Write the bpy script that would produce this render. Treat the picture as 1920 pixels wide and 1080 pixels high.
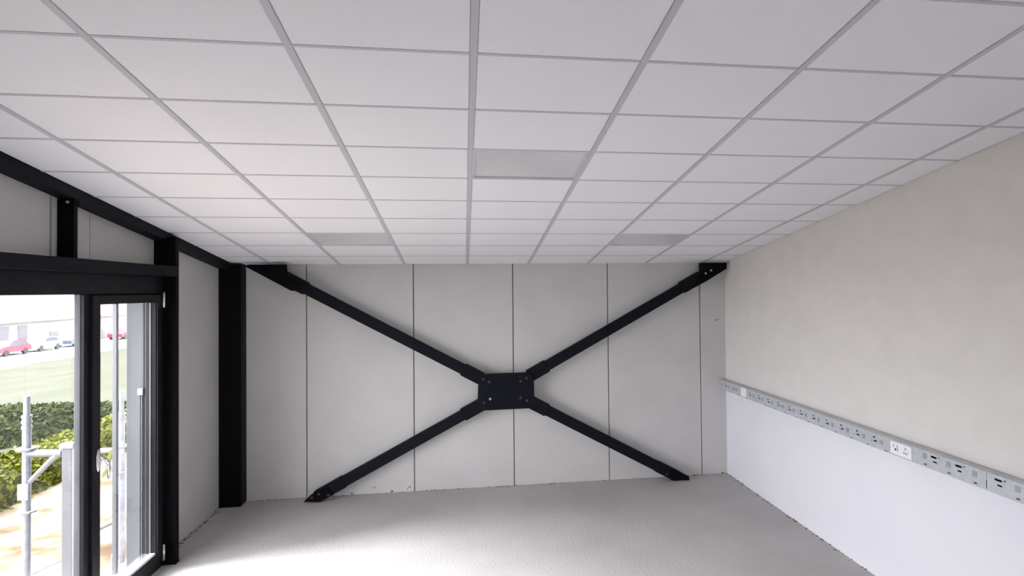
import bpy, bmesh, math, random
from mathutils import Vector, Matrix

for o in list(bpy.data.objects):
    bpy.data.objects.remove(o, do_unlink=True)
SC = bpy.context.scene
COL = SC.collection
RND = random.Random(7)

# ------------------------------------------------------------------ camera
F_PX, CX, CY = 1200.0, 1057.64, 521.36
YAW, PITCH, ROLL, CAM_H = 0.156298, 0.017602, -0.010613, 2.0033
_cy, _sy, _cp, _sp = math.cos(YAW), math.sin(YAW), math.cos(PITCH), math.sin(PITCH)
FWD = Vector((_sy * _cp, _cy * _cp, _sp))
R0 = Vector((_cy, -_sy, 0)); U0 = R0.cross(FWD)
RGT = math.cos(ROLL) * R0 + math.sin(ROLL) * U0
UPV = -math.sin(ROLL) * R0 + math.cos(ROLL) * U0
EYE = Vector((0, 0, CAM_H))
cd = bpy.data.cameras.new('camera'); cam = bpy.data.objects.new('camera', cd); COL.objects.link(cam)
cd.sensor_fit = 'HORIZONTAL'; cd.sensor_width = 36.0
cd.lens = 36.0 * F_PX / 1920.0
cd.shift_x = -(CX - 960.0) / 1920.0
cd.shift_y = (CY - 540.0) / 1920.0
cd.clip_start = 0.05; cd.clip_end = 500
cam.matrix_world = Matrix(((RGT.x, UPV.x, -FWD.x, 0), (RGT.y, UPV.y, -FWD.y, 0),
                           (RGT.z, UPV.z, -FWD.z, CAM_H), (0, 0, 0, 1)))
SC.camera = cam

def ray(px, py):
    return FWD + RGT * ((px - CX) / F_PX) - UPV * ((py - CY) / F_PX)
def on(px, py, axis, val):           # photo pixel -> point on an axis-aligned plane
    d = ray(px, py); k = (val - EYE[axis]) / d[axis]
    return EYE + d * k

# ------------------------------------------------------------------ world and light
w = bpy.data.worlds.new('overcast_sky'); SC.world = w; w.use_nodes = True
nt = w.node_tree; nt.nodes.clear()
wo = nt.nodes.new('ShaderNodeOutputWorld'); bg = nt.nodes.new('ShaderNodeBackground')
bg.inputs['Color'].default_value = (0.97, 0.945, 1.0, 1); bg.inputs['Strength'].default_value = 6.0
nt.links.new(bg.outputs[0], wo.inputs[0])

sl = bpy.data.lights.new('hazy_sun', 'SUN'); sl.energy = 7.8; sl.angle = math.radians(36); sl.color = (.99, .955, .97)
so = bpy.data.objects.new('hazy_sun', sl); COL.objects.link(so)
so.rotation_euler = Vector((1.0, 0.05, -0.76)).to_track_quat('-Z', 'Y').to_euler()

def portal(name, loc, rot, sx, sy):
    l = bpy.data.lights.new(name, 'AREA'); l.shape = 'RECTANGLE'; l.size = sx; l.size_y = sy
    l.cycles.is_portal = True
    o = bpy.data.objects.new(name, l); COL.objects.link(o); o.location = loc; o.rotation_euler = rot
    return o
portal('window_daylight_portal', (-2.62, 3.83, 1.08), (0, math.radians(-90), 0), 2.15, 2.7)

portal('rear_daylight_portal', (1.1, -4.25, 1.1), (math.radians(90), 0, 0), 2.0, 2.2)

SC.view_settings.view_transform = 'Standard'; SC.view_settings.look = 'None'
SC.view_settings.gamma = 1.0; SC.view_settings.use_curve_mapping = False
SC.view_settings.exposure = 1.38

# ------------------------------------------------------------------ materials
def mat(name, col, rough=.6, metal=0, col2=None, scale=8, detail=4, bump=0, bscale=60, spec=.5, stretch=None, lo=.35, hi=.65):
    m = bpy.data.materials.new(name); m.use_nodes = True
    t = m.node_tree; b = t.nodes['Principled BSDF']
    b.inputs['Base Color'].default_value = (*col, 1); b.inputs['Roughness'].default_value = rough
    b.inputs['Metallic'].default_value = metal; b.inputs['Specular IOR Level'].default_value = spec
    tc = t.nodes.new('ShaderNodeTexCoord'); src = tc.outputs['Object']
    if stretch:
        mp = t.nodes.new('ShaderNodeMapping'); mp.inputs['Scale'].default_value = stretch
        t.links.new(src, mp.inputs[0]); src = mp.outputs[0]
    if col2:
        n = t.nodes.new('ShaderNodeTexNoise'); n.inputs['Scale'].default_value = scale; n.inputs['Detail'].default_value = detail
        t.links.new(src, n.inputs['Vector'])
        r = t.nodes.new('ShaderNodeValToRGB'); r.color_ramp.elements[0].position = lo; r.color_ramp.elements[1].position = hi
        r.color_ramp.elements[0].color = (*col, 1); r.color_ramp.elements[1].color = (*col2, 1)
        t.links.new(n.outputs['Fac'], r.inputs[0]); t.links.new(r.outputs[0], b.inputs['Base Color'])
    if bump:
        n2 = t.nodes.new('ShaderNodeTexNoise'); n2.inputs['Scale'].default_value = bscale; n2.inputs['Detail'].default_value = 3
        t.links.new(src, n2.inputs['Vector'])
        bp = t.nodes.new('ShaderNodeBump'); bp.inputs['Strength'].default_value = bump; bp.inputs['Distance'].default_value = .01
        t.links.new(n2.outputs['Fac'], bp.inputs['Height']); t.links.new(bp.outputs[0], b.inputs['Normal'])
    return m

def glass_mat(name, tint, ior=1.5):
    m = bpy.data.materials.new(name); m.use_nodes = True
    t = m.node_tree; t.nodes.clear()
    o = t.nodes.new('ShaderNodeOutputMaterial'); mx = t.nodes.new('ShaderNodeMixShader')
    tr = t.nodes.new('ShaderNodeBsdfTransparent'); tr.inputs[0].default_value = (*tint, 1)
    gl = t.nodes.new('ShaderNodeBsdfGlossy'); gl.inputs['Roughness'].default_value = .02
    fr = t.nodes.new('ShaderNodeFresnel')
    ge = t.nodes.new('ShaderNodeNewGeometry'); mr = t.nodes.new('ShaderNodeMapRange')   # same reflectance from either side of the sheet
    mr.inputs['To Min'].default_value = ior; mr.inputs['To Max'].default_value = 1.0 / ior
    t.links.new(ge.outputs['Backfacing'], mr.inputs['Value']); t.links.new(mr.outputs[0], fr.inputs[0])
    t.links.new(fr.outputs[0], mx.inputs[0]); t.links.new(tr.outputs[0], mx.inputs[1]); t.links.new(gl.outputs[0], mx.inputs[2])
    t.links.new(mx.outputs[0], o.inputs[0]); return m

M = {
 'tile': mat('ceiling_tile_white', (.86, .855, .89), .9, col2=(.89, .885, .915), scale=120, bump=.15, bscale=350),
 'tee': mat('ceiling_grid_grey', (.56, .56, .60), .5),
 'void': mat('ceiling_void', (.45, .45, .47), .9),
 'diffuser': mat('light_diffuser', (.70, .695, .725), .14, col2=(.73, .725, .75), scale=40),
 'lamp_frame': mat('light_frame', (.62, .62, .66), .4),
 'floor': mat('screed_concrete', (.42, .40, .39), .75, col2=(.50, .48, .47), scale=1.3, detail=9, bump=.25, bscale=45, lo=.3, hi=.72),
 'panel': mat('wall_panel_grey', (.50, .487, .477), .55, col2=(.53, .517, .507), scale=3, bump=.05, bscale=200),
 'joint': mat('panel_joint_dark', (.12, .115, .11), .8),
 'plaster': mat('plaster_warm', (.72, .685, .655), .85, col2=(.75, .715, .685), scale=5, bump=.12, bscale=160),
 'plaster_white': mat('board_white', (.78, .775, .82), .7, col2=(.80, .795, .835), scale=2, bump=.04, bscale=120),
 'rear': mat('rear_paint', (.42, .41, .41), .8, bump=.05),
 'black': mat('black_steel', (.003, .003, .0035), .55, col2=(.005, .005, .006), scale=12, bump=.03, bscale=90, spec=.05),
 'navy': mat('black_navy_steel', (.0045, .0055, .009), .55, col2=(.006, .007, .0105), scale=9, bump=.03, spec=.09),
 'frame': mat('dark_window_profile', (.006, .0068, .009), .42, col2=(.009, .0098, .012), scale=10, spec=.15),
 'frame_out': mat('daylit_outer_profile', (.035, .036, .042), .5, col2=(.06, .06, .068), scale=14, stretch=(1, 1, .2)),  # dark profile, daylight on its outer side put into the colour
 'gasket': mat('gasket_light', (.55, .57, .60), .35),
 'bolt': mat('bolt_zinc', (.45, .45, .45), .4, .6),
 'bolt_dark': mat('bolt_dull', (.05, .052, .06), .5, .3),
 'galv': mat('galvanised_sheet', (.50, .525, .555), .45, .2, col2=(.57, .59, .615), scale=28, bump=.05, bscale=30),
 'galv_dark': mat('galvanised_emboss', (.36, .38, .405), .5, .3),
 'galv_shade': mat('galvanised_inner_shade', (.10, .10, .105), .7, .2),
 'pvc': mat('white_plastic', (.88, .86, .88), .35),
 'pvc_grey': mat('grey_plastic', (.42, .40, .42), .5),
 'hole': mat('socket_hole', (.02, .02, .02), .8),
 'alu': mat('aluminium_handle', (.62, .62, .63), .3, .7),
 'glass': glass_mat('window_glass', (.95, .97, .97)),
 'reveal': mat('grey_reveal_sheet', (.085, .088, .098), .6, col2=(.11, .113, .123), scale=5, stretch=(1, 1, .3)),
 'rail': mat('guide_rail_grey', (.12, .122, .13), .45, .3),
 'scaff': mat('scaffold_zinc', (.20, .205, .235), .4, .45, col2=(.26, .265, .29), scale=20),
 'post': mat('grey_post', (.11, .11, .118), .5, .2),
 'tape': mat('blue_tape', (.22, .25, .52), .5),
 'ribbon': mat('yellow_ribbon', (.22, .24, .05), .6),
 'dirt': mat('sandy_soil', (.085, .060, .038), .95, col2=(.24, .20, .155), scale=2.2, detail=10, bump=.9, bscale=14, spec=0),
 'lawn': mat('pale_lawn', (.054, .056, .043), .95, col2=(.064, .066, .051), scale=.35, detail=6, spec=0),
 'road': mat('pale_asphalt', (.36, .36, .365), .9, col2=(.42, .42, .425), scale=.5, spec=0),
 'leaf_lit': mat('hedge_leaf_yellow_green', (.032, .040, .003), .7, col2=(.095, .10, .010), scale=9, spec=.08),
 'leaf_dark': mat('hedge_leaf_green', (.016, .022, .006), .75, col2=(.034, .042, .014), scale=6, spec=.05),
 'twig': mat('hedge_core', (.05, .065, .025), .9),
 'house': mat('white_render', (.30, .295, .30), .9),
 'house2': mat('pale_grey_render', (.17, .165, .18), .9),
 'roof': mat('pale_clay_roof', (.15, .115, .10), .9, col2=(.18, .14, .12), scale=3),
 'roof2': mat('grey_roof', (.14, .136, .15), .9),
 'pane': mat('far_window', (.10, .09, .10), .3),
 'red': mat('red_car_paint', (.25, .012, .03), .3),
 'silver': mat('silver_car_paint', (.26, .265, .29), .3),
 'blue': mat('blue_car_paint', (.05, .065, .13), .3),
 'tyre': mat('tyre_rubber', (.02, .02, .02), .8),
 'carglass': mat('car_glass', (.08, .09, .11), .1),
 'dirtmark': mat('dirt_smudge', (.16, .14, .125), .95),
 'facade': mat('facade_grey', (.30, .30, .32), .7),
}

# ------------------------------------------------------------------ helpers
def box(bm, lo, hi, mtx=None, bevel=0):
    lo, hi = Vector(lo), Vector(hi)
    c = (lo + hi) / 2; s = hi - lo
    r = bmesh.ops.create_cube(bm, size=1.0, matrix=Matrix.Translation(c) @ Matrix.Diagonal((*s, 1)))
    vs = r['verts']
    if bevel:
        es = list({e for v in vs for e in v.link_edges})
        rb = bmesh.ops.bevel(bm, geom=es, offset=bevel, segments=1, affect='EDGES')
        vs = list({v for v in rb['verts']} | {v for v in vs if v.is_valid})
    if mtx: bmesh.ops.transform(bm, matrix=mtx, verts=vs)
    return vs
def cyl(bm, a, b, r, seg=16, r2=None):
    a, b = Vector(a), Vector(b); d = b - a
    q = d.to_track_quat('Z', 'Y').to_matrix().to_4x4()
    bmesh.ops.create_cone(bm, cap_ends=True, segments=seg, radius1=r, radius2=r if r2 is None else r2, depth=d.length,
                          matrix=Matrix.Translation((a + b) / 2) @ q)
def prism(bm, pts, axis, a0, a1):     # polygon in the plane across `axis`, extruded a0..a1
    def v3(p, a):
        l = list(p); l.insert(axis, a); return Vector(l)
    v0 = [bm.verts.new(v3(p, a0)) for p in pts]; v1 = [bm.verts.new(v3(p, a1)) for p in pts]
    n = len(pts)
    bm.faces.new(v0); bm.faces.new(v1[::-1])
    for i in range(n): bm.faces.new((v0[i], v1[i], v1[(i + 1) % n], v0[(i + 1) % n]))
    bmesh.ops.recalc_face_normals(bm, faces=bm.faces)
def obj(name, bm, m, parent=None, smooth=False):
    me = bpy.data.meshes.new(name)
    if isinstance(bm, bmesh.types.BMesh):
        bm.to_mesh(me); bm.free()
    else:
        me = bm
    if m is not None and not me.materials: me.materials.append(M[m])
    if smooth:
        for p in me.polygons: p.use_smooth = True
    o = bpy.data.objects.new(name, me); COL.objects.link(o)
    if parent: o.parent = parent
    return o
def bxo(name, lo, hi, m, parent=None, bevel=0, mtx=None):
    bm = bmesh.new(); box(bm, lo, hi, mtx, bevel); return obj(name, bm, m, parent)
def tag(o, label, cat, group=None, kind=None):
    o['label'] = label; o['category'] = cat
    if group: o['group'] = group
    if kind: o['kind'] = kind
    return o
def thing(name, label, cat, group=None, kind=None, loc=(0, 0, 0)):
    o = bpy.data.objects.new(name, None); COL.objects.link(o); o.location = loc; o.empty_display_size = .1
    return tag(o, label, cat, group, kind)

# ------------------------------------------------------------------ room dimensions (metres)
YB, XR, XL, YREAR = 6.592, 2.80, -2.27, -4.0
C0, SL = 2.2727, -0.1322
TW, TD, TX0, TY0 = .625, .48418, .0426, 1.79477
def zc(y): return C0 + SL * (y - YB)
ANG = math.atan(SL)

# ------------------------------------------------------------------ floor
bm = bmesh.new(); box(bm, (XL - .25, YREAR, -.22), (XR, YB, 0))
fl = tag(obj('floor', bm, 'floor'), 'bare light grey screed concrete floor, slightly dusty', 'floor', kind='structure')
# crumbs of screed along the wall foot
def crumbs(name, pts, seed, n, sz, parent):
    r = random.Random(seed); b = bmesh.new()
    for k in range(n):
        a, c = r.choice(pts); t = r.random(); p = Vector(a).lerp(Vector(c), t) + Vector((r.gauss(0, .012), r.gauss(0, .008), 0))
        s = sz * (.4 + r.random())
        bmesh.ops.create_icosphere(b, subdivisions=1, radius=s, matrix=Matrix.Translation(p + Vector((0, 0, s * .25))) @ Matrix.Diagonal((1.4, 1, .5, 1)))
    o = obj(name, b, 'dirtmark', parent); o['kind'] = 'stuff'; return o

# ------------------------------------------------------------------ back wall of upright panels
wb = bxo('wall_back', (XL - .1, YB + .012, -.22), (XR + .2, YB + .14, 2.7), 'joint')
tag(wb, 'grey back wall of upright metal-faced panels behind the crossed steel braces', 'wall', kind='structure')
seams = [-2.27, -1.520, -.496, .503, 1.501, 2.517, 2.80]
for i in range(len(seams) - 1):
    g = .0045
    bxo('wall_panel', (seams[i] + (g if i else 0), YB, 0), (seams[i + 1] - (g if i < 5 else 0), YB + .03, 2.5), 'panel', wb, bevel=.003)
for (px, py, r) in ((1343, 600, .013), (1347, 599, .007), (703, 914, .010), (698, 913, .007), (768, 913, .012), (764, 917, .008), (660, 925, .014), (735, 921, .016), (1300, 893, .012), (1355, 887, .02)):
    p = on(px, py, 1, YB); b = bmesh.new()
    bmesh.ops.create_icosphere(b, subdivisions=1, radius=r, matrix=Matrix.Translation(p) @ Matrix.Diagonal((1, .12, .7, 1)))
    obj('smudge', b, 'dirtmark', wb)
crumbs('floor_grit', [((-2.0, YB - .01, 0), (XR, YB - .01, 0)), ((XR - .01, YB, 0), (XR - .01, 3.5, 0)), ((XL + .02, 5.3, 0), (XL + .02, 6.4, 0))], 3, 240, .007, fl)

# ------------------------------------------------------------------ right wall
def sloped_wall(name, x0, x1, y0, y1, z0, m, over=.25, parent=None):
    b = bmesh.new(); prism(b, [(y0, z0), (y1, z0), (y1, zc(y1) + over), (y0, zc(y0) + over)], 0, x0, x1)
    return obj(name, b, m, parent)
wr = sloped_wall('wall_right', XR, XR + .2, YREAR, YB + .012, .965, 'plaster')
tag(wr, 'warm off-white plastered right wall with white lower half below the metal trunking', 'wall', kind='structure')
lp = bxo('lower_wall_board', (XR, YREAR, -.22), (XR + .2, YB + .012, .965), 'plaster_white', wr)
lp['label'] = 'smooth white lower wall board'

# ------------------------------------------------------------------ rear wall behind the photographer
RX0, RX1, RZ1 = 0.2, 2.0, 2.05
b = bmesh.new()
box(b, (XL - .3, YREAR - .2, -.22), (RX0, YREAR, zc(YREAR) + .3)); box(b, (RX1, YREAR - .2, -.22), (XR + .2, YREAR, zc(YREAR) + .3))
box(b, (RX0, YREAR - .2, RZ1), (RX1, YREAR, zc(YREAR) + .3)); box(b, (RX0, YREAR - .2, -.22), (RX1, YREAR, 0))
tag(obj('wall_rear', b, 'rear'), 'plain grey rear wall behind the camera around an added glazed opening', 'wall', kind='structure')
wq = thing('added_rear_window', 'unseen dark framed glazing added in the rear wall to let in more daylight', 'window', kind='structure', loc=(RX0, YREAR - .1, 0))  # added opening, brings extra daylight onto the ceiling and back wall
for k in range(4):
    xk = (RX1 - RX0) * k / 3
    bxo('mullion', (max(xk - .04, 0), -.04, 0), (min(xk + .04, RX1 - RX0), .03, RZ1), 'frame', wq)
for k in range(3):
    xa_, xb_ = (RX1 - RX0) * k / 3, (RX1 - RX0) * (k + 1) / 3
    bxo('rail', (xa_ + .04, -.04, 0), (xb_ - .04, .03, .07), 'frame', wq); bxo('rail', (xa_ + .04, -.04, RZ1 - .07), (xb_ - .04, .03, RZ1), 'frame', wq)
    bxo('glass_pane', (xa_ + .04, -.01, .07), (xb_ - .04, -.005, RZ1 - .07), 'glass', wq)
b = bmesh.new(); box(b, (-2.40, -34, -.3), (60, YREAR - .2, -.2))
tag(obj('forecourt_ground', b, 'road'), 'pale paving added behind the building to bounce daylight through the rear opening', 'ground', kind='structure')  # unseen paving, pale to bounce daylight up to the ceiling

# ------------------------------------------------------------------ ceiling
b = bmesh.new()
prism(b, [(YREAR - .2, zc(YREAR - .2) + .03), (YB + .14, zc(YB + .14) + .03), (YB + .14, zc(YB + .14) + .30), (YREAR - .2, zc(YREAR - .2) + .30)], 0, XL - .45, XR + .2)
ce = tag(obj('ceiling', b, 'void'), 'sloping suspended ceiling of white mineral tiles in a pale grey grid', 'ceiling', kind='structure')
rot = Matrix.Rotation(ANG, 4, 'X')
def tile_mesh(wx, wy, th=.016, bev=.003):
    b = bmesh.new(); box(b, (-wx / 2, -wy / 2, 0), (wx / 2, wy / 2, th), None, bev)
    me = bpy.data.meshes.new('ceiling_tile'); b.to_mesh(me); b.free(); me.materials.append(M['tile']); return me
CL = -2.18
xs = [CL] + [TX0 + i * TW for i in range(-3, 5)] + [XR]
ys = [TY0 + j * TD for j in range(-1, 10)] + [YB]
LIGHTS = {(4, 4): 'recessed square ceiling light, the nearest and largest, switched off', (2, 8): 'dim recessed ceiling light above the left end of the braced wall',
          (6, 8): 'dim recessed ceiling light above the right end of the braced wall'}
GX, GY = .013, .0080
cs = math.cos(ANG)
cache = {}
for i in range(len(xs) - 1):
    for j in range(len(ys) - 1):
        xa = xs[i] + (GX if i else .002); xb = xs[i + 1] - (GX if i < len(xs) - 2 else .004)
        ya = ys[j] + GY; yb = ys[j + 1] - (GY if j < len(ys) - 2 else .001)
        cx_, cy_ = (xa + xb) / 2, (ya + yb) / 2
        mw = Matrix.Translation((cx_, cy_, zc(cy_))) @ rot
        if (i, j) in LIGHTS:
            t = thing('ceiling_light', LIGHTS[(i, j)], 'ceiling light', 'recessed ceiling lights'); t.matrix_world = mw
            hx, hy = (xb - xa) / 2, (yb - ya) / 2 / cs
            b = bmesh.new(); fw = .012
            for lo, hi in (((-hx, -hy, 0), (hx, -hy + fw, .02)), ((-hx, hy - fw, 0), (hx, hy, .02)),
                           ((-hx, -hy + fw, 0), (-hx + fw, hy - fw, .02)), ((hx - fw, -hy + fw, 0), (hx, hy - fw, .02))): box(b, lo, hi)
            obj('frame', b, 'lamp_frame', t)
            bxo('diffuser', (-hx + fw, -hy + fw, .008), (hx - fw, hy - fw, .022), 'diffuser', t)
            continue
        key = (round(xb - xa, 4), round((yb - ya) / cs, 4))
        if key not in cache: cache[key] = tile_mesh(*key)
        o = obj('ceiling_tile', cache[key], None, ce); o.matrix_world = mw
# long grid runners (slightly below the tiles) and the thin cross tees set back in the joints
ymid = (ys[0] + YB) / 2; ln = (YB - ys[0]) / cs
for i in range(1, len(xs) - 1):
    o = bxo('grid_runner', (-.0125, -ln / 2, -.003), (.0125, ln / 2, .02), 'tee', ce)
    o.matrix_world = Matrix.Translation((xs[i], ymid, zc(ymid))) @ rot
for j in range(1, len(ys) - 1):
    o = bxo('cross_tee', (CL, -.0075, -.0012), (XR, .0075, .024), 'tee', ce)
    o.matrix_world = Matrix.Translation((0, ys[j], zc(ys[j]))) @ rot
# rest of the ceiling behind the camera
ym = (YREAR + ys[0]) / 2; hl = (ys[0] - YREAR) / 2 / cs
o = bxo('ceiling_field', (CL, -hl, 0), (XR, hl - .004, .02), 'tile', ce); o.matrix_world = Matrix.Translation((0, ym, zc(ym))) @ rot

# ------------------------------------------------------------------ left side: panels, columns, beams
wl = sloped_wall('wall_left', XL - .12, XL - .02, 5.20, YB + .012, -.22, 'joint', .2)
tag(wl, 'left wall of light grey panels around and above the dark glazed front', 'wall', kind='structure')
b = bmesh.new(); prism(b, [(YREAR, 2.13), (5.2, 2.13), (5.2, zc(5.2) + .2), (YREAR, zc(YREAR) + .2)], 0, XL - .12, XL - .02); obj('upper_wall_core', b, 'joint', wl)
for y0, y1, z0 in ((5.226, YB, 0), (4.345, 5.17, 2.15), (4.063, 4.339, 2.15), (3.975, 4.02, 2.15), (2.6, 3.955, 2.15), (1.2, 2.594, 2.15), (-1.4, 1.194, 2.15), (YREAR, -1.406, 2.15)):
    b = bmesh.new(); prism(b, [(y0, z0), (y1, z0), (y1, zc(y1) + .1), (y0, zc(y0) + .1)], 0, XL - .03, XL)
    obj('wall_panel', b, 'panel', wl)
b = bmesh.new(); box(b, (XL - .001, 2.7, 2.205), (XL + .006, 3.95, 2.222)); obj('panel_edge_strip', b, 'gasket', wl)

def beam_obj(name, x0, x1, y0, y1, dz0, dz1, m):
    b = bmesh.new(); prism(b, [(y0, zc(y0) + dz0), (y1, zc(y1) + dz0), (y1, zc(y1) + dz1), (y0, zc(y0) + dz1)], 0, x0, x1); return obj(name, b, m)
tag(beam_obj('eaves_beam', XL, CL, YREAR, YB - .15, -.062, .028, 'navy'), 'sloping black steel beam along the left edge of the ceiling', 'beam')

def column(name, label, x0, x1, y0, y1, ztop, flange):
    t = thing(name, label, 'column', loc=(x0, y0, 0))
    b = bmesh.new(); box(b, (0, 0, 0), (x1 - x0, y1 - y0, ztop), None, .004); obj('shaft', b, 'black', t)
    b = bmesh.new(); box(b, (0, -.006, 0), (x1 - x0 + .004, y1 - y0, .012)); obj('base_plate', b, 'black', t)
    if flange:
        b = bmesh.new(); box(b, (x1 - x0 - .004, .02, .012), (x1 - x0 + .006, y1 - y0, ztop)); obj('flange', b, 'navy', t)
    return t
column('steel_column', 'tall black steel column in the far left corner of the room', -2.27, -2.080, 6.437, YB, C0 - .003, True)
column('steel_column', 'black steel column beside the hinges of the glazed door', -2.27, -2.12, 5.165, 5.226, zc(5.2) - .03, False)
t = thing('wall_stud', 'short black steel post standing on the lintel above the glazing', 'post', loc=(XL, 4.02, 2.21))
bxo('shaft', (0, 0, 0), (.085, .042, .335), 'black', t, .003)
bxo('cleat', (.03, -.004, .30), (.088, .05, .43), 'black', t, .002)
b = bmesh.new(); cyl(b, (.058, -.012, .318), (.058, -.004, .318), .008, 10); obj('bolt', b, 'bolt', t)

bl = bmesh.new(); box(bl, (XL - .02, YREAR, 2.130), (-2.112, 5.19, 2.205), None, .004)
tag(obj('lintel_beam', bl, 'navy'), 'horizontal black steel lintel across the top of the glazed front', 'beam')

# ------------------------------------------------------------------ glazed front
XI, XO = -2.205, -2.262       # inner / outer face of the fixed frame
Y0F, YM0, YM1, YS1, YJ = 2.60, 4.167, 4.222, 5.105, 5.165
w1 = thing('window_1', 'dark framed fixed window pane left of the glazed door looking out at scaffolding', 'window', kind='structure', loc=(XI, Y0F, 0))
def part(name, lo, hi, m, parent, bevel=.003):
    o = bxo(name, lo, hi, m, None, bevel); o.parent = parent
    o.matrix_parent_inverse = Matrix.Translation(parent.location).inverted(); return o
part('frame_head', (XO, Y0F, 2.003), (XI, YJ, 2.132), 'frame', w1)
part('frame_sill', (XO, Y0F, 0), (XI, YM1, .10), 'frame', w1)
part('mullion', (XI - .022, YM0, .0), (XI, YM1 - .006, 2.003), 'frame', w1)
part('mullion_daylit_side', (XO, YM0, .0), (XI - .022, YM1 - .006, 2.003), 'frame_out', w1)  # same dark mullion, daylight on its side put into a greyer colour
part('mullion', (XO, Y0F - .05, .0), (XI, Y0F + .05, 2.003), 'frame', w1)
part('frame_jamb', (XO, YS1 + .004, 0), (XI, YJ, 2.003), 'frame', w1)
part('frame_stop', (XO - .006, YM0 + .01, 1.97), (XO + .004, YJ, 2.02), 'frame', w1)
part('outer_cover', (XO - .03, YS1 - .03, .0), (XO, YJ, 2.05), 'frame_out', w1)
part('glass_pane', (-2.243, Y0F + .05, .10), (-2.238, YM0, 2.003), 'glass', w1, 0)
part('outer_sill', (-2.52, Y0F, -.10), (XO - .002, 5.06, -.02), 'facade', w1)

d1 = thing('door_1', 'narrow dark framed glazed door leaf with aluminium lever handle and hinges', 'door', kind='structure', loc=(XI, YM1, .015))
SX0, SX1 = -2.256, -2.188
YG0, YG1, ZG0, ZG1 = 4.305, 5.018, .148, 1.940
part('stile', (SX0, YM1, .015), (SX1, YG0, 1.998), 'frame', d1)
part('stile', (SX0, YG1, .015), (SX1, YS1, 1.998), 'frame', d1)
part('top_rail', (SX0, YG0, ZG1), (SX1, YG1, 1.998), 'frame', d1)
part('bottom_rail', (SX0, YG0, .015), (SX1, YG1, ZG0 - .016), 'frame', d1)
part('glass_pane', (-2.238, YG0, ZG0 - .016), (-2.233, YG1, ZG1), 'glass', d1, 0)
part('glazing_bead', (-2.232, YG0, ZG0 - .017), (SX1 - .004, YG1, ZG0), 'gasket', d1, .002)
part('glazing_bead', (-2.232, YG1 - .005, ZG0), (-2.222, YG1, ZG1), 'rail', d1, 0)
part('weather_strip', (SX1 - .004, YG1 + .012, ZG0), (SX1 + .003, YG1 + .017, ZG1), 'rail', d1, 0)
# hinges
for z in (.06, 1.905):
    b = bmesh.new(); cyl(b, (SX1 + .011, YS1 + .006, z), (SX1 + .011, YS1 + .006, z + .105), .009, 12)
    cyl(b, (SX1 + .011, YS1 + .006, z - .006), (SX1 + .011, YS1 + .006, z + .111), .006, 10)
    o = obj('hinge', b, 'alu', d1, True); o.matrix_parent_inverse = Matrix.Translation(d1.location).inverted()
    o['label'] = 'bright metal hinge barrel'
# lever handle
hy, hz = 4.272, 1.0
b = bmesh.new()
bmesh.ops.create_uvsphere(b, u_segments=20, v_segments=12, radius=1, matrix=Matrix.Translation((SX1 + .004, hy, hz)) @ Matrix.Diagonal((.011, .020, .068, 1)))
ha = obj('handle_rose', b, 'alu', d1, True); ha.matrix_parent_inverse = Matrix.Translation(d1.location).inverted(); ha['label'] = 'oval aluminium handle rose'
b = bmesh.new(); cyl(b, (SX1, hy + .002, hz), (SX1 + .055, hy + .002, hz), .010, 12)
cyl(b, (SX1 + .050, hy - .004, hz + .004), (SX1 + .056, hy + .012, hz - .03), .010, 12, .010)
cyl(b, (SX1 + .056, hy + .012, hz - .028), (SX1 + .052, hy + .02, hz - .115), .010, 12, .008)
lv = obj('lever', b, 'alu', ha, True)
b = bmesh.new(); cyl(b, (SX1, 4.72, .075), (SX1 + .003, 4.72, .075), .012, 14)
o = obj('drain_cap', b, 'alu', d1); o.matrix_parent_inverse = Matrix.Translation(d1.location).inverted()

# unseen solid bay beside and behind the camera, closed to dim the near ceiling
y0 = Y0F - .05
o = bxo('solid_wall_bay', (XL - .12, YREAR, -.22), (XL, y0, 2.14), 'panel', wl)

# outer reveal of the thick wall past the hinge side, with a blind guide rail and a reflection built as strips
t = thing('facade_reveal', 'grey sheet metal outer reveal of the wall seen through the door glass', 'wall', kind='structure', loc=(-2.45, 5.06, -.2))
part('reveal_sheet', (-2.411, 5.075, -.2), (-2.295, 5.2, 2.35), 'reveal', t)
part('facade_skin', (-2.411, 5.2, -.2), (-2.392, 9.0, 3.0), 'facade', t)
part('reveal_head', (-2.475, YREAR, 2.06), (-2.29, 5.075, 2.35), 'facade', t)
part('post_reflection', (-2.322, 5.062, .05), (-2.315, 5.075, 1.28), 'rail', t, 0)  # strips standing for the capped post's reflection in the door glass
part('post_reflection', (-2.308, 5.062, .05), (-2.301, 5.075, 1.28), 'rail', t, 0)
part('post_reflection_cap', (-2.331, 5.055, 1.27), (-2.292, 5.075, 1.32), 'scaff', t)  # pale cap of the same reflected post
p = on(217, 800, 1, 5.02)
t = tag(bxo('blind_guide_rail', (p.x - .014, 5.0, .02), (p.x + .014, 5.03, 2.06), 'rail', None, .002), 'slim dark grey vertical guide rail outside the door glass', 'rail')

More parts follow.
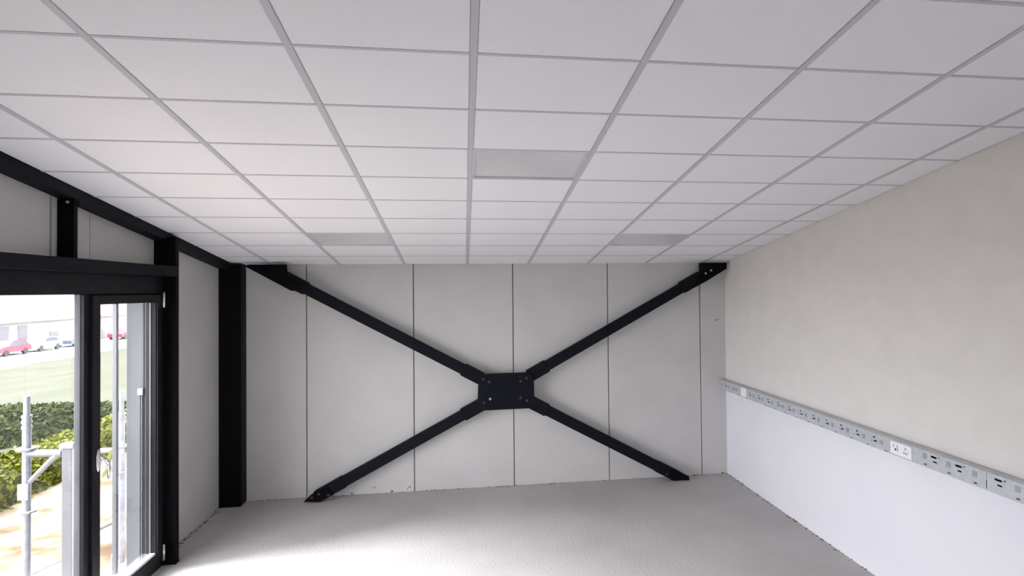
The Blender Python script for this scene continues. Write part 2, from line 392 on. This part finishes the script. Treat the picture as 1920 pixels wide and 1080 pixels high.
# ------------------------------------------------------------------ crossed steel bracing
br = thing('cross_brace', 'black steel X-shaped wall brace with bolted centre plate', 'brace', loc=(.41, 6.48, 0))
YP = 6.470
def bpt(px, py, y=YP): return on(px, py, 1, y)
def bpart(name, b, m, parent=br, smooth=False):
    o = obj(name, b, m, parent, smooth)
    if parent is br: o.matrix_parent_inverse = Matrix.Translation(br.location).inverted()
    return o
def bar(b, A, B, hgt, y0, y1, bevel=.004):
    d = (B - A); d.y = 0; L = d.length; u = d.normalized(); vv = Vector((-u.z, 0, u.x))
    mtx = Matrix(((u.x, 0, vv.x, A.x), (0, 1, 0, 0), (u.z, 0, vv.z, A.z), (0, 0, 0, 1)))
    box(b, (0, y0, -hgt / 2), (L, y1, hgt / 2), mtx, bevel)
arms = {'tl': ((905, 711), (520, 513.5)), 'tr': ((990, 706), (1322, 514)), 'bl': ((905, 757), (592, 932)), 'br': ((990, 751), (1276, 896))}
for k, (a, e) in arms.items():
    A, E = bpt(*a), bpt(*e)
    b = bmesh.new(); bar(b, A, E, .102, YP - .03, YP + .035); arm = bpart('brace_bar', b, 'navy')
    u = (E - A).normalized()
    b = bmesh.new(); bar(b, A + u * .01, A + u * .22, .125, YP - .036, YP + .041); bpart('end_sleeve', b, 'navy', arm)
    b = bmesh.new(); bar(b, E - u * .30, E - u * (.06 if k[0] == 't' else .02), .125 if k[0] == 't' else .112, YP - .036, YP + .041); bpart('end_sleeve', b, 'navy', arm)
# centre plate (clipped corners)
pts = [(897, 708), (907, 700), (990, 697), (1000, 706), (1001, 752), (989, 764), (907, 768), (895, 757)]
b = bmesh.new(); prism(b, [(bpt(*p).x, bpt(*p).z) for p in pts], 1, YP - .052, YP - .030); cpz = bpart('centre_plate', b, 'navy')
cpz['label'] = 'black bolted centre plate with clipped corners'
for px, py in ((906, 711), (917, 716), (976, 715), (987, 709), (919, 748), (907, 755), (976, 746), (988, 751)):
    p = bpt(px, py, YP - .052); b = bmesh.new(); cyl(b, (p.x, YP - .060, p.z), (p.x, YP - .052, p.z), .013, 6)
    cyl(b, (p.x, YP - .064, p.z), (p.x, YP - .058, p.z), .007, 10); bpart('bolt', b, 'bolt' if (px, py) == (919, 748) else 'bolt_dark', cpz)
# gussets under the ceiling and at the floor
def gusset(pts, y0, y1, bolts=()):
    P = [bpt(*p) for p in pts]; b = bmesh.new(); prism(b, [(p.x, min(p.z, C0 - .004)) for p in P], 1, y0, y1)
    g = bpart('gusset_plate', b, 'black')
    for bx_, by_ in bolts:
        p = bpt(bx_, by_, y0); b = bmesh.new(); cyl(b, (p.x, y0 - .010, p.z), (p.x, y0, p.z), .011, 8); bpart('bolt', b, 'bolt' if by_ < 700 else 'bolt_dark', g)
gusset([(1310, 488), (1359, 488), (1359, 504), (1322, 527), (1296, 541), (1308, 517)], YP - .05, YP - .022, ((1323, 512.5), (1333, 507)))
gusset([(461, 499), (470, 488), (539, 488), (541, 516), (572, 532), (566, 546), (548, 545)], YP - .05, YP - .022)
gusset([(572, 938), (584, 926), (617, 910), (627, 925), (600, 938)], YP - .05, YP - .022, ((585, 933), (598, 926), (616, 928)))
gusset([(1248, 886), (1262, 877), (1289, 891), (1290, 898), (1256, 898)], YP - .05, YP - .022, ((1251, 889),))

# ------------------------------------------------------------------ perforated metal cable trunking on the right wall
DX, DZ0, DZ1 = XR - .072, .916, 1.014
du = thing('cable_trunking', 'perforated galvanised metal cable trunking running along the right wall', 'trunking', loc=(XR, YB, DZ0))
def dpart(name, b, m, parent=None, smooth=False):
    o = obj(name, b, m, parent or du, smooth)
    if parent is None: o.matrix_parent_inverse = Matrix.Translation(du.location).inverted()
    return o
YD0, YD1 = 1.2, YB - .004
b = bmesh.new()
XW = XR - .001
box(b, (DX + .002, YD0, DZ1 - .0025), (XW, YD1, DZ1)); box(b, (XW - .003, YD0, DZ0), (XW, YD1, DZ1)); box(b, (DX + .002, YD0, DZ0), (XW, YD1, DZ0 + .0025))
dpart('channel_body', b, 'galv')
b = bmesh.new(); box(b, (XR - .012, YD0, DZ0 + .004), (XR - .004, YD1, DZ1 - .004)); dpart('channel_shade', b, 'galv_shade')  # dark sheet, puts the shade inside the channel into its colour
b = bmesh.new(); box(b, (DX - .003, YD0, DZ1 - .006), (DX + .006, YD1, DZ1 + .001), None, .001); dpart('top_lip', b, 'galv')
H = DZ1 - DZ0
PA = [(.040, .062, .66, .76), (.020, .056, .42, .52), (.075, .083, .40, .45), (.105, .13, .04, .09), (.115, .121, .66, .70)]
PB = [(.045, .092, .70, .82), (.020, .034, .80, .86), (.045, .075, .45, .54), (.128, .15, .13, .20)]
PITCHD = .19
def plate(y_hi, y_lo, pattern, shift):       # sheet with real slots, units counted from y_hi towards the camera
    holes = []; k = 0
    y = y_hi - shift
    while y > y_lo:
        for (a, c, za, zb) in pattern:
            if y - PITCHD + a < y_lo + .004 or y - PITCHD + c > y_hi - .004: continue
            holes.append((y - PITCHD + a, y - PITCHD + c, DZ0 + za * H, DZ0 + zb * H))
        y -= PITCHD
    yc = sorted({round(v, 5) for h in holes for v in h[:2]} | {y_hi, y_lo}); zcuts = sorted({round(v, 5) for h in holes for v in h[2:]} | {DZ0, DZ1})
    yc = [v for v in yc if y_lo <= v <= y_hi]
    b = bmesh.new(); vc = {}
    def V(x, y, z):
        key = (round(x, 5), round(y, 5), round(z, 5))
        if key not in vc: vc[key] = b.verts.new(key)
        return vc[key]
    for i in range(len(yc) - 1):
        ymid_ = (yc[i] + yc[i + 1]) / 2
        hs = [h for h in holes if h[0] < ymid_ < h[1]]
        for j in range(len(zcuts) - 1):
            zm = (zcuts[j] + zcuts[j + 1]) / 2
            if any(h[2] < zm < h[3] for h in hs): continue
            b.faces.new((V(DX, yc[i], zcuts[j]), V(DX, yc[i + 1], zcuts[j]), V(DX, yc[i + 1], zcuts[j + 1]), V(DX, yc[i], zcuts[j + 1])))
    bmesh.ops.recalc_face_normals(b, faces=b.faces)
    r = bmesh.ops.extrude_face_region(b, geom=b.faces[:])
    bmesh.ops.translate(b, vec=(.002, 0, 0), verts=[v for v in r['geom'] if isinstance(v, bmesh.types.BMVert)])
    bmesh.ops.recalc_face_normals(b, faces=b.faces)
    return b
fa = dpart('perforated_cover', plate(YD1, 3.70, PA, .02), 'galv')
fb = dpart('perforated_cover', plate(3.70, 3.020, PB, .175), 'galv')
fc = dpart('perforated_cover', plate(3.017, YD0, PB, -.048), 'galv')
y = YD1 - .02 - .028
while y > 3.85:
    b = bmesh.new(); box(b, (DX - .0012, y - .016, DZ0 + .36 * H), (DX, y + .016, DZ0 + .66 * H)); dpart('embossed_square', b, 'galv_dark', fa); y -= PITCHD
for y, par in ((3.478, fb), (3.288, fb), (3.098, fb), (2.825, fc), (2.635, fc), (2.445, fc)):
    b = bmesh.new(); box(b, (DX - .0012, y - .017, DZ0 + .50 * H), (DX, y + .017, DZ0 + .82 * H)); dpart('embossed_square', b, 'galv_dark', par)
b = bmesh.new(); box(b, (DX - .0008, 3.0165, DZ0 + .12 * H), (DX + .001, 3.0205, DZ0 + .55 * H)); dpart('joint_gap', b, 'hole')

# sockets set into the trunking
t = thing('socket_outlet', 'white double wall socket set into the metal trunking', 'socket', loc=(DX, 3.69, .95))
def spart(name, b, m, parent):
    o = obj(name, b, m, parent)
    if parent is t: o.matrix_parent_inverse = Matrix.Translation(t.location).inverted()
    return o
ya, yb_ = on(1708, 845, 0, DX - .01).y, on(1669, 840, 0, DX - .01).y
za, zb = DZ0 + .010, DZ1 - .008
b = bmesh.new(); box(b, (DX - .010, ya, za), (DX + .01, yb_, zb), None, .002); spart('plate', b, 'pvc', t)
zm = (za + zb) / 2; L = yb_ - ya
for k, yc_ in enumerate((yb_ - .27 * L, ya + .25 * L)):
    b = bmesh.new(); r_ = .027
    cyl(b, (DX - .0125, yc_, zm), (DX - .010, yc_, zm), r_, 6 if k else 20); face = spart('socket_face', b, 'pvc', t)
    if k == 0:
        b = bmesh.new(); cyl(b, (DX - .0135, yc_ - .003, zm - .006), (DX - .0123, yc_ - .003, zm - .006), .0075, 12); spart('pin_hole', b, 'hole', face)
        for dy, dz in ((-.020, .012), (.016, .014), (-.022, -.005)):
            b = bmesh.new(); box(b, (DX - .0133, yc_ + dy - .004, zm + dz - .011), (DX - .0122, yc_ + dy + .004, zm + dz + .011)); spart('recess', b, 'pvc_grey', face)
    else:
        for dy, dz in ((0, .016), (.011, -.009), (-.011, -.009)):
            b = bmesh.new(); cyl(b, (DX - .0135, yc_ + dy, zm + dz), (DX - .0122, yc_ + dy, zm + dz), .0085, 12); spart('pin_hole', b, 'pvc_grey', face)
t = thing('blank_outlet', 'small white cover plate on the trunking near the far corner', 'socket', loc=(DX, 6.0, .95))
y0_, y1_ = on(1398, 745, 0, DX - .008).y, on(1389, 740, 0, DX - .008).y
b = bmesh.new(); box(b, (DX - .008, y0_, DZ0 + .01), (DX + .006, y1_, DZ1 - .004), None, .002); spart('plate', b, 'pvc', t)
b = bmesh.new(); box(b, (DX - .010, y0_ + .02, DZ0 + .02), (DX - .0078, y1_ - .02, DZ1 - .014), None, .001); spart('insert', b, 'pvc', t)

# ================================================================== outdoors
# ground falling away from the building
prof = [(2.40, -.20), (4.8, -.20), (5.6, -.38), (7.6, -.95), (14, -1.7), (24, -2.75), (35.5, -3.72), (60, -3.75), (140, -3.4)]
def ground(name, ua, ub, m, label, cat, extra=()):
    us = sorted({ua, ub} | {u for u, _ in prof if ua < u < ub} | set(extra))
    def gz(u):
        for (a, za_), (c, zb_) in zip(prof, prof[1:]):
            if a <= u <= c: return za_ + (zb_ - za_) * (u - a) / (c - a)
        return prof[-1][1]
    b = bmesh.new(); rows = []
    for u in us: rows.append([b.verts.new((-u, yv, gz(u))) for yv in (-30, 0, 20, 60, 160)])
    for r0, r1 in zip(rows, rows[1:]):
        for k in range(4): b.faces.new((r0[k], r0[k + 1], r1[k + 1], r1[k]))
    bmesh.ops.recalc_face_normals(b, faces=b.faces)
    if b.faces[0].normal.z < 0: bmesh.ops.reverse_faces(b, faces=b.faces[:])
    return tag(obj(name, b, m), label, cat, kind='structure')
def gzf(u):
    for (a, za_), (c, zb_) in zip(prof, prof[1:]):
        if a <= u <= c: return za_ + (zb_ - za_) * (u - a) / (c - a)
    return prof[-1][1]
ground('soil_ground', 2.40, 5.2, 'dirt', 'bare sandy soil strip right outside the window', 'ground')
ground('lawn_ground', 5.2, 35.5, 'lawn', 'pale green lawn sloping away beyond the hedges', 'lawn')
ground('road_ground', 35.5, 140, 'road', 'pale road and forecourt below the far houses', 'road')

# hedges: leafy cards around a core
def hedge(name, label, x0, x1, y0, y1, z0, z1, n, m, seed, leaf=.05, front=.85):
    t = thing(name, label, 'hedge', loc=((x0 + x1) / 2, (y0 + y1) / 2, z0)); r = random.Random(seed)
    o = bxo('branch_core', (x0 + .06, y0, z0), (x1 - .06, y1, z1 - .06), 'twig'); o.parent = t; o.matrix_parent_inverse = Matrix.Translation(t.location).inverted()
    vs, fs = [], []
    for k in range(n):
        side = r.random()
        if side < .45: p = Vector((r.uniform(x0, x1), r.uniform(y0, y1), z1 + r.gauss(0, .025)))
        elif side < front: p = Vector((x1 + r.gauss(0, .03), r.uniform(y0, y1), r.uniform(z0, z1)))
        else: p = Vector((r.uniform(x0, x1), y0 + r.gauss(0, .03), r.uniform(z0, z1)))
        a = Vector((r.gauss(0, 1), r.gauss(0, 1), r.gauss(0, .7))).normalized(); c = a.orthogonal().normalized()
        s = leaf * r.uniform(.6, 1.3); i = len(vs)
        vs += [p - a * s, p + c * s * .45, p + a * s, p - c * s * .45]; fs.append((i, i + 1, i + 2, i + 3))
    me = bpy.data.meshes.new('foliage'); me.from_pydata(vs, [], fs); me.materials.append(M[m])
    o = bpy.data.objects.new('foliage', me); COL.objects.link(o); o.parent = t; o.matrix_parent_inverse = Matrix.Translation(t.location).inverted(); o['kind'] = 'stuff'
    return t
hedge('clipped_hedge', 'low yellow-green clipped hedge running along behind the sandy soil', -5.32, -4.72, 5.5, 17.5, -.4, .12, 42000, 'leaf_lit', 11, .04)
hedge('clipped_hedge', 'darker green hedge farther back below the pale lawn', -15.0, -5.6, 14.9, 15.9, -1.9, -.46, 26000, 'leaf_dark', 12, .07, .5)

# scaffolding outside
sc = thing('scaffold', 'galvanised scaffold uprights with bracket arms standing just outside the glass', 'scaffold', loc=(-2.8, 4.6, -.2))
def scpart(name, b, m='scaff', parent=None, smooth=True):
    o = obj(name, b, m, parent or sc, False)
    if parent is None: o.matrix_parent_inverse = Matrix.Translation(sc.location).inverted()
    return o
def at_depth(px, py, dist): return EYE + ray(px, py) * dist
P1 = at_depth(50, 850, 4.1); P2 = at_depth(228, 843, 5.25)
for P, ztop, zsp in ((P1, at_depth(50, 780, 4.1).z, at_depth(50, 743, 4.1).z), (P2, at_depth(228, 775, 5.25).z, at_depth(228, 733, 5.25).z)):
    b = bmesh.new(); cyl(b, (P.x, P.y, -.2), (P.x, P.y, ztop), .024, 16); st = scpart('standard', b)
    b = bmesh.new(); cyl(b, (P.x, P.y, ztop), (P.x, P.y, zsp), .018, 14); scpart('spigot', b, parent=st)
    for dz in (0, -.035, -.07):
        b = bmesh.new(); cyl(b, (P.x, P.y, ztop + dz - .012), (P.x, P.y, ztop + dz + .004), .029, 16); scpart('collar', b, parent=st)
    for zr in (P.z + .03, .62 if P is P1 else .55):
        b = bmesh.new(); cyl(b, (P.x, P.y, zr - .005), (P.x, P.y, zr + .005), .06, 8); scpart('rosette', b, parent=st)
    b = bmesh.new(); box(b, (P.x - .07, P.y - .07, -.2), (P.x + .07, P.y + .07, -.19)); scpart('base_plate', b, parent=st)
    b = bmesh.new(); box(b, (P.x - .035, P.y - .03, .70), (P.x + .025, P.y - .02, .80)); scpart('wedge_head', b, parent=st)
# bracket arm of the near upright, towards the building
zb1 = P1.z
b = bmesh.new(); cyl(b, (P1.x, P1.y, zb1), (P1.x + .225, P1.y - .03, zb1), .023, 14); scpart('bracket_arm', b)
b = bmesh.new(); cyl(b, (P1.x + .01, P1.y, zb1 - .19), (P1.x + .19, P1.y - .03, zb1 - .01), .016, 12); scpart('bracket_strut', b)
# arm of the far upright, away from the building
zb2 = P2.z
b = bmesh.new(); cyl(b, (P2.x, P2.y, zb2), (P2.x - .5, P2.y + .04, zb2 - .02), .023, 14); scpart('bracket_arm', b)
b = bmesh.new(); cyl(b, (P2.x, P2.y, zb2 - .22), (P2.x - .22, P2.y + .02, zb2 - .03), .016, 12); scpart('bracket_strut', b)
# lower diagonals and tubes
a = at_depth(58, 1078, 4.15); c = at_depth(125, 1045, 4.6); b = bmesh.new(); cyl(b, a, c, .006, 8); scpart('tie_rod', b)
a = at_depth(203, 1080, 5.0); c = at_depth(216, 1018, 5.3); b = bmesh.new(); cyl(b, a, c, .008, 8); scpart('tie_rod', b)
a = at_depth(140, 1012, 5.6); c = at_depth(222, 972, 5.35); b = bmesh.new(); cyl(b, a, c, .024, 12); scpart('ledger', b)
for zc_ in (.36, .40, .45):
    b = bmesh.new(); cyl(b, (P2.x, P2.y, zc_), (P2.x, P2.y, zc_ + .03), .0255, 14); scpart('marking_tape', b, 'tape')

# short square post with a cap by the facade
pp = at_depth(131, 830, 4.05)
t = thing('capped_post', 'grey square steel post with a flat cap outside the fixed pane', 'post', loc=(pp.x, pp.y, -.2))
bxo('shaft', (-.030, -.03, 0), (.030, .03, pp.z + .2 - .03), 'post', t, .003)
bxo('cap', (-.042, -.04, pp.z + .2 - .03), (.042, .04, pp.z + .2), 'scaff', t, .003)
bxo('edge_strip', (.030, -.031, 0), (.044, -.015, pp.z + .2 - .03), 'scaff', t)

# yellow marking ribbon knotted round the far bracket arm
q0 = at_depth(214, 838, 5.22)
b = bmesh.new()
def strip(pts, wd, off):
    prev = None
    for k, p in enumerate(pts):
        v = at_depth(p[0], p[1], 5.2 + off)
        l = b.verts.new(v + Vector((-wd / 2, 0, 0))); r = b.verts.new(v + Vector((wd / 2, 0, 0)))
        if prev: b.faces.new((prev[0], prev[1], r, l))
        prev = (l, r)
strip([(215, 836), (211, 848), (206, 862), (203, 872), (200, 884), (196, 893)], .022, 0)
strip([(212, 842), (207, 850), (203, 860), (202, 868), (205, 874)], .03, -.01)
strip([(206, 862), (203, 876), (194, 888), (192, 896)], .016, .01)
bmesh.ops.solidify(b, geom=b.faces[:], thickness=.002)
tag(obj('marking_ribbon', b, 'ribbon'), 'yellow-green plastic ribbon knotted on the scaffold arm', 'ribbon')

# far houses
def far(px, py, u):           # point on the plane X=-u
    return on(px, py, 0, -u)
def house(name, label, u, y0, y1, z0, zeave, zridge, mw, mr, wins, depth=9):
    t = thing(name, label, 'house', loc=(-u, (y0 + y1) / 2, z0))
    def hp(nm, b, m, par=None):
        o = obj(nm, b, m, par or t)
        if par is None: o.matrix_parent_inverse = Matrix.Translation(t.location).inverted()
        return o
    b = bmesh.new(); box(b, (-u - depth, y0, z0), (-u, y1, zeave)); hp('walls', b, mw)
    b = bmesh.new(); prism(b, [(-u + .8, zeave - .1), (-u - depth / 2, zridge), (-u - depth - .8, zeave - .1), (-u - depth - .8, zeave + .1), (-u - depth / 2, zridge + .25), (-u + .8, zeave + .15)], 1, y0 - .8, y1 + .8)
    hp('roof', b, mr)
    for (ya_, yb2, za_, zb_) in wins:
        b = bmesh.new(); box(b, (-u - .05, ya_, za_), (-u + .06, yb2, zb_)); f = hp('window_frame', b, 'house2')
        b = bmesh.new(); box(b, (-u + .05, ya_ + .12, za_ + .12), (-u + .09, yb2 - .12, zb_ - .12)); hp('window_pane', b, 'pane', f)
u = 46
wn = []
for (xa_, xb_, ta, bo) in ((-40, -22, 613, 643), (-6, 16, 614, 643), (33, 51, 611, 648), (92, 109, 620, 642), (190, 205, 616, 640)):
    A, B = far(xa_, ta, u), far(xb_, bo, u); wn.append((A.y, B.y, B.z, A.z))
ze = far(70, 600, u).z
house('far_house', 'white rendered low house with clay roof across the road', u, far(-120, 600, u).y, far(330, 600, u).y, gzf(u), ze, far(70, 580, u - 4).z + .6, 'house', 'roof', wn)
u2 = 66
wn2 = []
for xa_ in (-10, 20, 42, 64, 96, 122, 200): 
    A, B = far(xa_, 561, u2), far(xa_ + 9, 570, u2); wn2.append((A.y, B.y, B.z, A.z))
house('far_apartment_house', 'taller pale grey house standing behind the clay roof', u2, far(-140, 600, u2).y, far(330, 600, u2).y, gzf(u2), far(70, 540, u2).z, far(70, 500, u2).z, 'house2', 'roof2', wn2)

# parked cars
def car(label, px, u, m, L=4.3, hgt=1.45):
    p = far(px, 660, u); z = gzf(u)
    t = thing('parked_car', label, 'car', 'cars parked by the far house', loc=(-u, p.y, z))
    prof_ = [(-L / 2, .35), (-L / 2, .75), (-L * .42, .88), (-L * .22, .92), (-L * .10, hgt - .05), (L * .05, hgt), (L * .28, hgt - .08), (L * .42, .95), (L / 2, .85), (L / 2, .35)]
    b = bmesh.new(); prism(b, prof_, 0, -.85, .85); obj('body', b, m, t)
    b = bmesh.new(); prism(b, [(-L * .19, .93), (-L * .09, hgt - .12), (L * .05, hgt - .08), (L * .26, hgt - .15), (L * .36, .95)], 0, -.86, .86); obj('side_glass', b, 'carglass', t)
    for yw in (-L * .31, L * .31):
        for xw in (-.88, .68):
            b = bmesh.new(); cyl(b, (xw, yw, .32), (xw + .2, yw, .32), .32, 16); obj('wheel', b, 'tyre', t)
car('red car parked at the left edge of the window view', 12, 43, 'red')
car('silver car parked in the middle before the white house', 76, 43, 'silver')
car('dark blue car parked next to the window mullion', 140, 43, 'blue')
car('red car glimpsed through the glazed door', 232, 43, 'red')
